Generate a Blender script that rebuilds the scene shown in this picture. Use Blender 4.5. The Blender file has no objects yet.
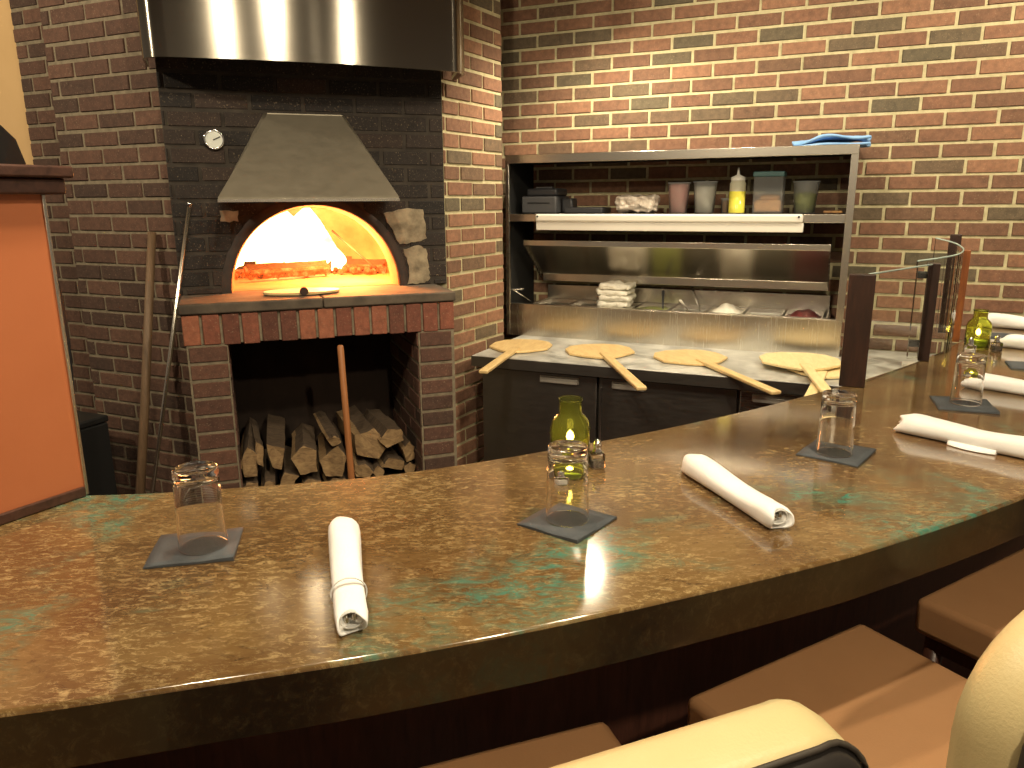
import bpy, bmesh, math, random
from mathutils import Vector, Matrix
from math import sin, cos, pi, radians as R
random.seed(7)
scn = bpy.context.scene
# ------------------------------------------------------------------ camera
F = 757.0; CAMH = 1.58
up = Vector((-23, 3116, F)).normalized()
fw = Vector((0, 0, -1)); Yc = (fw - up * fw.dot(up)).normalized(); Xc = Yc.cross(up)
cam = bpy.data.objects.new('camera', bpy.data.cameras.new('camera'))
scn.collection.objects.link(cam); scn.camera = cam
cam.matrix_world = Matrix.Translation((0, 0, CAMH)) @ Matrix((Xc, Yc, up)).to_4x4()
cam.data.sensor_width = 36; cam.data.lens = 36 * F / 1024; cam.data.clip_start = .02
# ------------------------------------------------------------------ world, lights, exposure
scn.view_settings.view_transform = 'Standard'; scn.view_settings.look = 'None'
scn.view_settings.gamma = 1; scn.view_settings.use_curve_mapping = False
scn.view_settings.exposure = 0.15
wd = bpy.data.worlds.new('world'); scn.world = wd; wd.use_nodes = True
wd.node_tree.nodes['Background'].inputs[0].default_value = (1.0, .80, .58, 1)
wd.node_tree.nodes['Background'].inputs[1].default_value = 0.16
def light(name, loc, power, col, typ='SPOT', aim=None, ang=110, blend=.8, size=.05):
    d = bpy.data.lights.new(name, typ); d.energy = power; d.color = col
    o = bpy.data.objects.new(name, d); scn.collection.objects.link(o); o.location = loc
    if typ == 'SPOT':
        d.spot_size = R(ang); d.spot_blend = blend; d.shadow_soft_size = size
    elif typ == 'POINT': d.shadow_soft_size = size
    else: d.size = size
    if aim: o.rotation_euler = (Vector(aim) - Vector(loc)).to_track_quat('-Z', 'Y').to_euler()
    return o
WARM = (1.0, .85, .60)
LAMPS = [  # location, aim, watts, cone
    ((.40, 3.60, 2.40), (.55, 3.75, .9), 42, 165),
    ((2.00, 2.25, 2.80), (1.80, 3.3, 1.5), 120, 110),
    ((-.33, 1.42, 2.72), (-.75, 2.6, .9), 54, 168),
    ((.72, .98, 2.72), (.75, 1.35, 1.0), 75, 168),
    ((-.60, .72, 2.75), (-.62, 1.1, 1.0), 60, 168),
    ((.75, 2.95, 2.85), (.85, 3.7, 1.3), 48, 120),
    ((1.0, -.45, 2.80), (.65, .95, .75), 110, 90),  # unseen fill lamp added to light the stool seats
    ((-2.6, 1.9, 2.75), (-2.3, 4.2, 1.9), 90, 130),  # unseen lamp added to brighten the beige wall
]
for i, (l, a, p, c) in enumerate(LAMPS):
    light('lamp_light', l, p, WARM, 'SPOT', a, c, .7, .045)
# fire inside the oven (see build of the oven for the flames)
light('fire_light', (-.83, 3.66, 1.42), 60, (1.0, .29, .06), 'POINT', size=.12)
light('fire_light', (-.72, 3.50, 1.36), 20, (1.0, .32, .08), 'POINT', size=.08)

# ------------------------------------------------------------------ frames
WC = Vector((-.06, 4.38, 0)); WA = R(-24)      # back wall corner; local x along wall, local -y towards the bar
OC = Vector((-.241, 3.094, 0)); OA = R(20)     # right front corner of the oven pier
def Wp(s, d, z): return WC + Vector((cos(WA) * s + sin(WA) * d, sin(WA) * s - cos(WA) * d, z))
def Op(s, d, z): return OC + Vector((cos(OA) * s + sin(OA) * d, sin(OA) * s - cos(OA) * d, z))

# ------------------------------------------------------------------ materials
def mat(name, base, rough=.5, metal=0, **k):
    m = bpy.data.materials.new(name); m.use_nodes = True
    b = m.node_tree.nodes['Principled BSDF']
    b.inputs['Base Color'].default_value = (*base, 1)
    b.inputs['Roughness'].default_value = rough; b.inputs['Metallic'].default_value = metal
    for a, v in k.items(): b.inputs[a.replace('_', ' ')].default_value = v
    return m
def nd(m, t, **k):
    n = m.node_tree.nodes.new(t)
    for a, v in k.items(): setattr(n, a, v)
    return n
def lk(m, a, b): m.node_tree.links.new(a, b)
def bsdf(m): return m.node_tree.nodes['Principled BSDF']
def coords(m, scale=(1, 1, 1), rot=(0, 0, 0), kind='Object'):
    t = nd(m, 'ShaderNodeTexCoord'); p = nd(m, 'ShaderNodeMapping')
    p.inputs['Scale'].default_value = scale; p.inputs['Rotation'].default_value = rot
    lk(m, t.outputs[kind], p.inputs[0]); return p.outputs[0]
def noise(m, vec, scale, detail=4, rough=.6, dist=0):
    n = nd(m, 'ShaderNodeTexNoise'); n.inputs['Scale'].default_value = scale
    n.inputs['Detail'].default_value = detail; n.inputs['Roughness'].default_value = rough
    n.inputs['Distortion'].default_value = dist
    lk(m, vec, n.inputs['Vector']); return n.outputs[0]
def ramp(m, fac, stops):
    r = nd(m, 'ShaderNodeValToRGB'); e = r.color_ramp.elements
    while len(e) < len(stops): e.new(.5)
    for x, (p, c) in zip(e, stops):
        x.position = p; x.color = (*c, 1) if len(c) == 3 else c
    lk(m, fac, r.inputs[0]); return r.outputs[0]
def mix(m, fac, a, b, mode='MIX'):
    n = nd(m, 'ShaderNodeMix', data_type='RGBA', blend_type=mode)
    for s, v in ((n.inputs[0], fac), (n.inputs[6], a), (n.inputs[7], b)):
        if isinstance(v, (int, float)): s.default_value = v
        elif isinstance(v, tuple): s.default_value = (*v, 1)
        else: lk(m, v, s)
    return n.outputs[2]
def bump(m, h, strength=.3, dist=.002):
    b = nd(m, 'ShaderNodeBump'); b.inputs['Strength'].default_value = strength
    b.inputs['Distance'].default_value = dist; lk(m, h, b.inputs['Height'])
    lk(m, b.outputs[0], bsdf(m).inputs['Normal'])
def simple_noise_mat(name, c1, c2, scale=8, rough=.6, bmp=.2, bscale=60, metal=0, lo=.3, hi=.7, sc=(1, 1, 1), **k):
    m = mat(name, c1, rough, metal, **k); v = coords(m, sc)
    lk(m, ramp(m, noise(m, v, scale), [(lo, c1), (hi, c2)]), bsdf(m).inputs['Base Color'])
    if bmp: bump(m, noise(m, v, bscale), bmp)
    return m
def brick_mat(name, stops, dark=1.0):
    m = mat(name, (.3, .12, .07), .85)
    a = nd(m, 'ShaderNodeAttribute', attribute_name='tone')
    c = ramp(m, a.outputs['Fac'], stops)
    v = coords(m); n1 = noise(m, v, 38, 5, .7); n2 = noise(m, v, 160, 3, .7)
    c = mix(m, .75, c, ramp(m, n1, [(.25, (.45,) * 3), (.75, (1.35, 1.3, 1.25))]), 'MULTIPLY')
    c = mix(m, ramp(m, n2, [(.60, (0,) * 3), (.72, (.45,) * 3)]), c, (.5, .38, .24))
    lk(m, c, bsdf(m).inputs['Base Color']); bump(m, n1, .6, .004); return m
M = {}
M['brick'] = brick_mat('brick_red', [(0, (.115, .095, .060)), (.12, (.14, .10, .062)), (.22, (.17, .090, .055)), (.6, (.225, .112, .068)), (1, (.29, .150, .088))])
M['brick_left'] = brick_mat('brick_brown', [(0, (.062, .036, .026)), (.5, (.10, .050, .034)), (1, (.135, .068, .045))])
M['brick_dark'] = brick_mat('brick_dark', [(0, (.014, .011, .010)), (.5, (.026, .019, .016)), (1, (.046, .028, .021))])  # evenly darker brick for the oven face
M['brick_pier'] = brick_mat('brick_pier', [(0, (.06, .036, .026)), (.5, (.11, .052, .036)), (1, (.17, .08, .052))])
M['brick_rowlock'] = brick_mat('brick_rowlock', [(0, (.12, .045, .03)), (.5, (.24, .080, .048)), (1, (.36, .13, .07))])
M['mortar'] = simple_noise_mat('mortar', (.40, .35, .20), (.58, .52, .32), 30, .95, .5, 120)
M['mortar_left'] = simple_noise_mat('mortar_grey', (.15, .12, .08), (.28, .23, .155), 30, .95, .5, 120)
M['mortar_dark'] = simple_noise_mat('mortar_dark', (.030, .024, .02), (.065, .052, .04), 12, .95, .5, 120)  # evenly darker mortar for the oven face
def steel(name, base, rough, sc, amt=.12):
    m = mat(name, base, rough, 1); v = coords(m, sc)
    n = noise(m, v, 6, 6, .7)
    r = nd(m, 'ShaderNodeMapRange'); r.inputs[3].default_value = rough - amt; r.inputs[4].default_value = rough + amt
    lk(m, n, r.inputs[0]); lk(m, r.outputs[0], bsdf(m).inputs['Roughness'])
    lk(m, mix(m, n, tuple(x * .82 for x in base), base), bsdf(m).inputs['Base Color'])
    bump(m, n, .02, .001); return m
M['steel'] = steel('stainless', (.55, .52, .46), .26, (.6, 8, 60))
M['steel_plain'] = mat('plain_steel', (.66, .61, .53), .27, 1)
M['handle'] = mat('satin_handle', (.75, .70, .62), .45, .8)
M['steel_v'] = steel('stainless_vertical', (.70, .66, .58), .26, (50, 8, 1), .06)
M['steel_hood'] = steel('stainless_hood', (.34, .31, .26), .20, (.6, 8, 60), .03)
bsdf(M['steel_hood']).inputs['Anisotropic'].default_value = .9; bsdf(M['steel_hood']).inputs['Anisotropic Rotation'].default_value = .25
tg = nd(M['steel_hood'], 'ShaderNodeTangent', direction_type='RADIAL', axis='Z'); lk(M['steel_hood'], tg.outputs[0], bsdf(M['steel_hood']).inputs['Tangent'])
M['steel_dark'] = steel('stainless_dark', (.26, .24, .22), .38, (3, 8, 20))
M['steel_canopy'] = steel('canopy_steel', (.34, .30, .23), .34, (3, 4, 6)); bsdf(M['steel_canopy']).inputs['Metallic'].default_value = .62
M['black'] = mat('black_enamel', (.012, .012, .012), .6)
M['interior'] = mat('black_panel', (.006, .006, .006), .8)
M['chrome'] = mat('chrome', (.8, .8, .8), .12, 1)
M['white_plastic'] = mat('white_plastic', (.78, .74, .66), .35)
def worktop():
    m = mat('floured_steel', (.4, .4, .38), .35, .9); v = coords(m); n = noise(m, v, 6, 8, .7, .6)
    f = ramp(m, n, [(.42, (0,) * 3), (.62, (1,) * 3)])
    lk(m, mix(m, f, (.50, .50, .47), (.66, .65, .60)), bsdf(m).inputs['Base Color'])
    r = ramp(m, n, [(.42, (.6,) * 3), (.6, (.15,) * 3)]); lk(m, r, bsdf(m).inputs['Metallic'])
    return m
M['worktop'] = worktop()
def wood(name, c1, c2, sc, rough=.45, scale=4, kb=.12, **k):
    m = mat(name, c1, rough, 0, **k); v = coords(m, sc)
    n = noise(m, v, scale, 8, .65, .8)
    lk(m, ramp(m, n, [(.3, c1), (.7, c2)]), bsdf(m).inputs['Base Color']); bump(m, n, kb, .002 if kb > .2 else .001); return m
M['peel'] = wood('peel_wood', (.56, .37, .15), (.76, .56, .27), (3, 14, 14))
M['peel_pale'] = wood('peel_wood_pale', (.68, .52, .24), (.84, .68, .38), (3, 14, 14))
M['post'] = wood('dark_post_wood', (.012, .005, .003), (.040, .014, .007), (14, 14, 2), .4)
M['post_red'] = wood('red_post_wood', (.16, .045, .014), (.30, .10, .03), (14, 14, 2), .3)
M['cap'] = wood('cap_wood', (.030, .013, .009), (.085, .038, .026), (14, 2, 14), .35)
M['panelwood'] = wood('bar_front_wood', (.05, .018, .012), (.11, .04, .025), (14, 14, 2), .4)
M['stick'] = wood('stick_wood', (.30, .11, .035), (.46, .19, .07), (14, 14, 1), .45)
M['oldstick'] = wood('old_stick_wood', (.10, .06, .03), (.20, .12, .065), (14, 14, 1), .6)
M['bark'] = wood('log_bark', (.05, .032, .02), (.15, .10, .06), (6, 30, 6), .9, kb=.8)
M['split'] = wood('log_split', (.17, .10, .05), (.46, .30, .14), (5, 30, 14), .85, kb=.8)
M['charwood'] = wood('char_wood', (.02, .012, .01), (.06, .03, .02), (6, 20, 6), .9)
def bar_mat(name, scl=1.0, rough=.13, deep=1.0):
    m = mat(name, (.15, .08, .03), rough)
    v = coords(m, (scl, scl, scl), (0, 0, R(-28)))
    vs = coords(m, (scl, 2.2 * scl, scl), (0, 0, R(-28)))
    big = noise(m, v, 3.2, 6, .62, .7)
    c = ramp(m, big, [(.28, (.060, .030, .012)), (.45, (.115, .062, .022)), (.60, (.165, .098, .036)), (.75, (.22, .140, .055))])
    fine = noise(m, vs, 52, 10, .82, .6)
    region = ramp(m, noise(m, v, 4.5, 4, .6, .4), [(.36, (.22,) * 3), (.60, (1,) * 3)])
    f1 = ramp(m, fine, [(.50, (0,) * 3), (.62, (.7,) * 3)])
    k = mix(m, 1.0, f1, region, 'MULTIPLY'); c = mix(m, k, c, (.48, .35, .165))
    dk = ramp(m, noise(m, vs, 22, 8, .75, 1.0), [(.30, (.75,) * 3), (.46, (0,) * 3)])
    c = mix(m, dk, c, (.045, .026, .012))
    tr = ramp(m, noise(m, v, 2.9, 4, .55, .5), [(.545, (0,) * 3), (.66, (1,) * 3)])
    tf = ramp(m, noise(m, vs, 18, 8, .8, .9), [(.44, (0,) * 3), (.60, (.85,) * 3)])
    c = mix(m, mix(m, 1.0, tr, tf, 'MULTIPLY'), c, (.035, .21, .155))
    rd = ramp(m, noise(m, v, 2.1, 3, .5, .2), [(.56, (0,) * 3), (.75, (.35,) * 3)])
    c = mix(m, rd, c, (.20, .065, .022))
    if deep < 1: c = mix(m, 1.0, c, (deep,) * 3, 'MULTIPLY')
    lk(m, c, bsdf(m).inputs['Base Color'])
    b = bsdf(m); b.inputs['Coat Weight'].default_value = .6; b.inputs['Coat Roughness'].default_value = .09
    bump(m, noise(m, v, 9, 3, .5), .03, .002)
    return m
M['bar'] = bar_mat('patina_copper_bar')
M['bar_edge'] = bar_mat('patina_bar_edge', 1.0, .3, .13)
M['orange'] = simple_noise_mat('orange_paint', (.42, .130, .048), (.47, .15, .058), 3, .42, .08, 90)
M['beige'] = simple_noise_mat('beige_plaster', (.62, .40, .18), (.70, .46, .22), 2, .8, .1, 40)
M['plaster'] = simple_noise_mat('old_plaster', (.15, .12, .08), (.40, .33, .22), 20, .95, .6, 50)
M['slab'] = simple_noise_mat('hearth_stone', (.045, .034, .025), (.15, .115, .08), 9, .8, .6, 40)
M['hearth'] = simple_noise_mat('oven_floor_brick', (.26, .12, .06), (.45, .24, .12), 7, .9, .4, 40)
M['dome'] = simple_noise_mat('oven_dome_brick', (.42, .24, .13), (.62, .42, .25), 7, .9, .5, 30)
M['iron'] = simple_noise_mat('dark_iron', (.02, .014, .011), (.06, .032, .02), 12, .7, .3, 60)
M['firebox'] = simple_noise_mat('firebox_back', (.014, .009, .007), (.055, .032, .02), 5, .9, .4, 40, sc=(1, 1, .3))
M['floor'] = simple_noise_mat('quarry_floor', (.05, .03, .022), (.09, .05, .035), 4, .5, .1, 30)
M['ceiling'] = simple_noise_mat('ceiling_paint', (.26, .19, .12), (.32, .24, .15), 3, .9, .05, 30)
M['napkin_black'] = simple_noise_mat('black_paper_napkin', (.050, .056, .062), (.075, .082, .090), 20, .8, .4, 300)
M['cloth'] = simple_noise_mat('white_linen', (.80, .79, .77), (.86, .85, .83), 10, .85, .3, 500)
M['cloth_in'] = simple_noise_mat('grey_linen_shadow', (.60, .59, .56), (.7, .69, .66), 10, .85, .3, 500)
M['band'] = mat('paper_band', (.55, .54, .50), .7)
M['blue'] = simple_noise_mat('blue_cloth', (.12, .30, .62), (.30, .50, .80), 9, .9, .5, 200)
M['leather'] = simple_noise_mat('tan_leather', (.50, .265, .125), (.54, .29, .14), 6, .42, .22, 260)
M['cream'] = simple_noise_mat('cream_leather', (.62, .50, .25), (.68, .55, .29), 6, .38, .3, 220)
M['darkleather'] = mat('dark_leather', (.03, .025, .022), .4)
M['piping'] = mat('dark_piping', (.05, .04, .03), .5)
M['glass'] = mat('clear_glass', (1, 1, 1), .0, 0, IOR=1.45, Transmission_Weight=1.0)
M['pane'] = mat('glass_pane', (.97, 1, .99), .0, 0, IOR=1.1, Transmission_Weight=1.0)
M['pane_edge'] = mat('polished_glass_edge', (.55, .68, .62), .2, 0, Transmission_Weight=.4)
M['green_glass'] = mat('green_glass', (.74, .78, .24), .03, 0, IOR=1.2, Transmission_Weight=.97)
M['poly'] = mat('cloudy_plastic', (.72, .74, .74), .35, 0, IOR=1.1, Transmission_Weight=.6, Alpha=.35)
M['bottle'] = mat('bottle_plastic', (.85, .82, .62), .35, 0, IOR=1.2, Transmission_Weight=.4)
M['oil'] = mat('yellow_oil', (.80, .72, .10), .2)
M['salt'] = mat('salt', (.85, .84, .80), .8)
M['pepper'] = simple_noise_mat('pepper', (.05, .04, .03), (.25, .2, .16), 300, .9, 0)
M['wax'] = mat('candle_wax', (.25, .33, .05), .4)
M['pink'] = simple_noise_mat('pink_food', (.80, .32, .27), (.90, .60, .52), 60, .5, .5, 120)
M['whitefood'] = simple_noise_mat('white_food', (.70, .66, .56), (.85, .82, .72), 60, .6, .5, 120)
M['greenfood'] = simple_noise_mat('green_food', (.20, .24, .05), (.36, .38, .10), 60, .5, .5, 120)
M['brownfood'] = simple_noise_mat('brown_food', (.20, .09, .03), (.50, .26, .08), 40, .5, .5, 120)
M['redfood'] = simple_noise_mat('red_food', (.05, .006, .008), (.20, .02, .02), 60, .4, .5, 120)
M['darkfood'] = simple_noise_mat('dark_food', (.03, .028, .02), (.09, .08, .05), 40, .3, .3, 120)
M['bag'] = simple_noise_mat('plastic_bag', (.42, .33, .26), (.75, .66, .56), 22, .3, .6, 60, lo=.35, hi=.6)
M['darkplastic'] = mat('dark_plastic', (.045, .045, .05), .4)
M['greyplastic'] = mat('grey_plastic', (.07, .07, .075), .5)
M['teal_lid'] = mat('teal_lid', (.05, .12, .12), .4)
M['dial'] = mat('dial_face', (.72, .74, .68), .5)
M['red'] = mat('red_needle', (.5, .03, .02), .5)
M['skin'] = mat('skin', (.50, .28, .18), .5)
M['hair'] = mat('black_hair', (.006, .005, .005), .9)
M['blackcloth'] = mat('black_cloth', (.010, .010, .012), .85)
def emis(name, col, s):
    m = mat(name, (0, 0, 0), .5); b = bsdf(m)
    b.inputs['Emission Color'].default_value = (*col, 1); b.inputs['Emission Strength'].default_value = s; return m
M['bulb'] = emis('bulb', (1, .86, .62), 22)
M['candleflame'] = emis('candle_flame', (1, .72, .30), 60)
def flame_mat():
    m = mat('fire_flame', (0, 0, 0), .5); v = coords(m); b = bsdf(m)
    n = noise(m, v, 7, 4, .6, 1.0)
    lk(m, ramp(m, n, [(.3, (1, .42, .08)), (.55, (1, .62, .25))]), b.inputs['Emission Color'])
    b.inputs['Emission Strength'].default_value = 9
    return m
M['flame'] = flame_mat()
for k_ in ('cloth',):
    bm_ = M[k_]; bump(bm_, noise(bm_, coords(bm_), 22, 4, .6, .8), .5, .004)
def ember_mat():
    m = mat('ember', (.05, .02, .01), .9); v = coords(m); b = bsdf(m)
    n = noise(m, v, 30, 5, .7)
    lk(m, ramp(m, n, [(.38, (.0, .0, .0)), (.52, (1, .10, .01)), (.68, (1, .42, .10))]), b.inputs['Emission Color'])
    b.inputs['Emission Strength'].default_value = 1.1
    return m
M['ember'] = ember_mat()

# ------------------------------------------------------------------ mesh builder
class MB:
    def __init__(s): s.bm = bmesh.new(); s.tone = s.bm.faces.layers.float.new('tone')
    def face(s, vs, smooth=False, mi=0, tone=0):
        try: f = s.bm.faces.new(vs)
        except ValueError: return None
        f.smooth = smooth; f.material_index = mi; f[s.tone] = tone; return f
    def V(s, p): return s.bm.verts.new(p)
    def box(s, x0, x1, y0, y1, z0, z1, bev=0, mi=0, mtx=None, tone=0, seg=2):
        vs = [s.V((x, y, z)) for x in (x0, x1) for y in (y0, y1) for z in (z0, z1)]
        q = [(0, 1, 3, 2), (4, 6, 7, 5), (0, 4, 5, 1), (2, 3, 7, 6), (0, 2, 6, 4), (1, 5, 7, 3)]
        fs = [s.face([vs[i] for i in a], mi=mi, tone=tone) for a in q]
        if mtx: bmesh.ops.transform(s.bm, matrix=mtx, verts=vs)
        if bev:
            es = list({e for f in fs for e in f.edges})
            r = bmesh.ops.bevel(s.bm, geom=es, offset=bev, segments=seg, affect='EDGES', profile=.5)
            for f in r['faces']: f.smooth = True; f.material_index = mi
        return s
    def lathe(s, prof, n=32, c=(0, 0, 0), mi=0, sx=1, sy=1, mtx=None):
        rings = []
        allv = []
        for r, z in prof:
            if r < 1e-5:
                ring = [s.V((c[0], c[1], c[2] + z))]
            else:
                ring = [s.V((c[0] + r * sx * cos(2 * pi * k / n), c[1] + r * sy * sin(2 * pi * k / n), c[2] + z)) for k in range(n)]
            rings.append(ring); allv += ring
        for a, b in zip(rings, rings[1:]):
            for k in range(n):
                j = (k + 1) % n
                if len(a) == 1 and len(b) == 1: continue
                if len(a) == 1: s.face([a[0], b[j], b[k]], True, mi)
                elif len(b) == 1: s.face([a[k], a[j], b[0]], True, mi)
                else: s.face([a[k], a[j], b[j], b[k]], True, mi)
        if mtx: bmesh.ops.transform(s.bm, matrix=mtx, verts=allv)
        return s
    def tube(s, pts, rad, n=10, mi=0, cap=True, flat=1.0):
        pts = [Vector(p) for p in pts]; rings = []
        rs = rad if isinstance(rad, (list, tuple)) else [rad] * len(pts)
        for i, p in enumerate(pts):
            t = (pts[min(i + 1, len(pts) - 1)] - pts[max(i - 1, 0)]).normalized()
            a = Vector((0, 0, 1)) if abs(t.z) < .9 else Vector((0, 1, 0))
            u = t.cross(a).normalized(); v = t.cross(u)
            rings.append([s.V(p + (u * cos(2 * pi * k / n) + v * sin(2 * pi * k / n) * flat) * rs[i]) for k in range(n)])
        for a, b in zip(rings, rings[1:]):
            for k in range(n): s.face([a[k], a[(k + 1) % n], b[(k + 1) % n], b[k]], True, mi)
        if cap:
            s.face(rings[0][::-1], mi=mi); s.face(rings[-1], mi=mi)
        return s
    def prism(s, poly, z0, z1, bev=0, mi=0, mtx=None, smooth=False):
        a = [s.V((x, y, z0)) for x, y in poly]; b = [s.V((x, y, z1)) for x, y in poly]
        n = len(poly); fs = [s.face(a[::-1], mi=mi), s.face(b, mi=mi)]
        for k in range(n): fs.append(s.face([a[k], a[(k + 1) % n], b[(k + 1) % n], b[k]], smooth, mi))
        if mtx: bmesh.ops.transform(s.bm, matrix=mtx, verts=a + b)
        if bev:
            es = list(set(fs[0].edges) | set(fs[1].edges))
            bmesh.ops.bevel(s.bm, geom=es, offset=bev, segments=2, affect='EDGES', profile=.5)
        return s
    def loft(s, rings, closed=True, mi=0, smooth=True, cap=False):
        R_ = [[s.V(p) for p in r] for r in rings]
        for a, b in zip(R_, R_[1:]):
            n = len(a)
            for k in range(n if closed else n - 1):
                s.face([a[k], a[(k + 1) % n], b[(k + 1) % n], b[k]], smooth, mi)
        if cap: s.face(R_[0][::-1], mi=mi); s.face(R_[-1], mi=mi)
        return s
    def build(s, name, m, parent=None, loc=(0, 0, 0), rz=0, kind=None):
        bmesh.ops.recalc_face_normals(s.bm, faces=s.bm.faces)
        me = bpy.data.meshes.new(name); s.bm.to_mesh(me); s.bm.free()
        for x in (m if isinstance(m, (list, tuple)) else [m]): me.materials.append(M[x] if isinstance(x, str) else x)
        o = bpy.data.objects.new(name, me); scn.collection.objects.link(o)
        o.parent = parent; o.location = loc; o.rotation_euler = (0, 0, rz)
        if kind: o['kind'] = kind
        return o
def thing(name, label, cat, loc=(0, 0, 0), rz=0, group=None):
    o = bpy.data.objects.new(name, None); scn.collection.objects.link(o)
    o.location = loc; o.rotation_euler = (0, 0, rz); o['label'] = label; o['category'] = cat
    o.empty_display_size = .05
    if group: o['group'] = group
    return o
def tag(o, label, cat, group=None):
    o['label'] = label; o['category'] = cat
    if group: o['group'] = group
    return o
def dup(root, loc, rz, label, group=None):
    r = root.copy(); scn.collection.objects.link(r); r.location = loc; r.rotation_euler = (0, 0, rz); r['label'] = label
    if group: r['group'] = group
    for ch in list(root.children):
        c = ch.copy(); scn.collection.objects.link(c); c.parent = r
        for g in ch.children:
            d = g.copy(); scn.collection.objects.link(d); d.parent = c
    return r
def rounded(mb_obj, lv=1):
    s = mb_obj.modifiers.new('sub', 'SUBSURF'); s.levels = lv; s.render_levels = lv
def displace(o, strength, size, seed=0):
    t = bpy.data.textures.new('lumps', 'CLOUDS'); t.noise_scale = size
    d = o.modifiers.new('lumps', 'DISPLACE'); d.texture = t; d.strength = strength; d.mid_level = .5

PIT = .0677
def bricks(mb, x0, x1, z0, z1, y, phz, phx, prow, proj=.006, length=.203, mi=1, clip=None, face='y', stack=False, hj=.0105, tones=(0, 1), jit=.0015):
    """running-bond bricks on the plane y (facing -y); face='x+' / 'x-' puts them on a plane x=y facing +x / -x"""
    r0 = math.floor((z0 - phz) / PIT) - 1; r1 = math.ceil((z1 - phz) / PIT) + 1
    for r in range(r0, r1):
        a = max(z0, phz + r * PIT + hj / 2); b = min(z1, phz + (r + 1) * PIT - hj / 2)
        if b - a < .006: continue
        off = phx + (0 if (stack or (r - prow) % 2 == 0) else length / 2)
        k0 = math.floor((x0 - off) / length) - 1; k1 = math.ceil((x1 - off) / length) + 1
        for k in range(k0, k1):
            c = max(x0, off + k * length + hj / 2); d = min(x1, off + (k + 1) * length - hj / 2)
            spans = [(c, d)]
            if clip: spans = clip(c, d, a, b)
            for c2, d2 in spans:
                if d2 - c2 < .008: continue
                t = random.uniform(*tones); ch = .0035
                j = [random.uniform(-jit, jit) for _ in range(4)]
                pr = proj + random.uniform(-.0015, .0015)
                if face == 'y': P = lambda u, v, w: (u, y - w, v)
                elif face == 'x+': P = lambda u, v, w: (y + w, u, v)
                else: P = lambda u, v, w: (y - w, u, v)
                o_ = [mb.V(P(*q)) for q in ((c2 + j[0], a + j[2], -.004), (d2 + j[1], a + j[2], -.004), (d2 + j[1], b + j[3], -.004), (c2 + j[0], b + j[3], -.004))]
                i_ = [mb.V(P(*q)) for q in ((c2 + ch + j[0], a + ch + j[2], pr), (d2 - ch + j[1], a + ch + j[2], pr), (d2 - ch + j[1], b - ch + j[3], pr), (c2 + ch + j[0], b - ch + j[3], pr))]
                mb.face(i_, mi=mi, tone=t)
                for q in range(4): mb.face([o_[q], o_[(q + 1) % 4], i_[(q + 1) % 4], i_[q]], mi=mi, tone=t)

# ------------------------------------------------------------------ room shell
mb = MB(); mb.box(-5, 4.6, -2.5, 6, -.1, 0); mb.build('floor', 'floor', kind='structure')
mb = MB(); mb.box(-5, 4.6, -2.5, 6, 3.1, 3.2); mb.build('ceiling', 'ceiling', kind='structure')
mb = MB(); mb.box(-.6, 4.2, 0, .15, 0, 3.1); bricks(mb, -.1, 4.1, .3, 3.1, 0, .0518, .5328, 35)
mb.build('wall_back', ['mortar', 'brick'], loc=WC, rz=WA, kind='structure')
# left brick wall (beside the oven), parallel with the back wall
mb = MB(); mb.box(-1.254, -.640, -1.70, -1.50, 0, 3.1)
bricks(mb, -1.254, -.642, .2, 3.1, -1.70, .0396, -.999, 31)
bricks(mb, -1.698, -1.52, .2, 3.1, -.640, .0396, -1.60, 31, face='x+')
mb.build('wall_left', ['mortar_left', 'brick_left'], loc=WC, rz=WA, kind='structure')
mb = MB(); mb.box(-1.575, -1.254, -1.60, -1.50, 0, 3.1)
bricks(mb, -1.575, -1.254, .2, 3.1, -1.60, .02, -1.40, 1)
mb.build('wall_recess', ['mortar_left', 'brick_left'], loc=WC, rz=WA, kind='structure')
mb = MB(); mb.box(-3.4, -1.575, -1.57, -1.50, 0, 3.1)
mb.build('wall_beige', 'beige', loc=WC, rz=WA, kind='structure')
# brick return at the right of the oven
CA = R(60); cs = Op(.059, -.3, 0)
mb = MB(); mb.box(0, .492, 0, .24, 0, 3.1)
bricks(mb, 0, .492, .2, 3.1, 0, .0387, .3232, 24)
bricks(mb, 0, .24, .2, 3.1, .492, .0387, .1, 24, face='x+')
mb.build('wall_return', ['mortar', 'brick'], loc=cs, rz=CA, kind='structure')

# ------------------------------------------------------------------ pizza oven
oven = thing('pizza_oven', 'wood-fired brick oven with glowing arched mouth over a log store', 'oven', OC, OA)
AX, AZ, AR = -.499, 1.22, .348
def aclip(c, d, a, b):
    h = a - AZ
    if h >= AR + .02: return [(c, d)]
    w = math.sqrt(max(0, (AR + .02) ** 2 - max(h, 0) ** 2)); L, Rr = AX - w, AX + w
    return [(c, min(d, L)), (max(c, Rr), d)]
mb = MB()
N = 24
fx0, fx1, ftop = -1.037, .0585, 3.1
arc = [(AX - AR * cos(pi * k / N), AZ + AR * sin(pi * k / N)) for k in range(N + 1)]
def outer(k):
    t = pi * k / N
    if k <= N * .25: return (fx0, AZ + (AR + .3) * k / (N * .25))
    if k >= N * .75: return (fx1, AZ + (AR + .3) * (N - k) / (N * .25))
    return (fx0 + (fx1 - fx0) * (k - N * .25) / (N * .5), AZ + AR + .3)
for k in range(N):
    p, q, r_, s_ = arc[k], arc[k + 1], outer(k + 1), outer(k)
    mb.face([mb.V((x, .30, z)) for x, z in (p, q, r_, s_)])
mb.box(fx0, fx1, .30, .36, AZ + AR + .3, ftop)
bricks(mb, fx0, fx1, 1.221, 3.08, .30, .0288, -.92, 24, clip=aclip, proj=.005)
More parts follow.
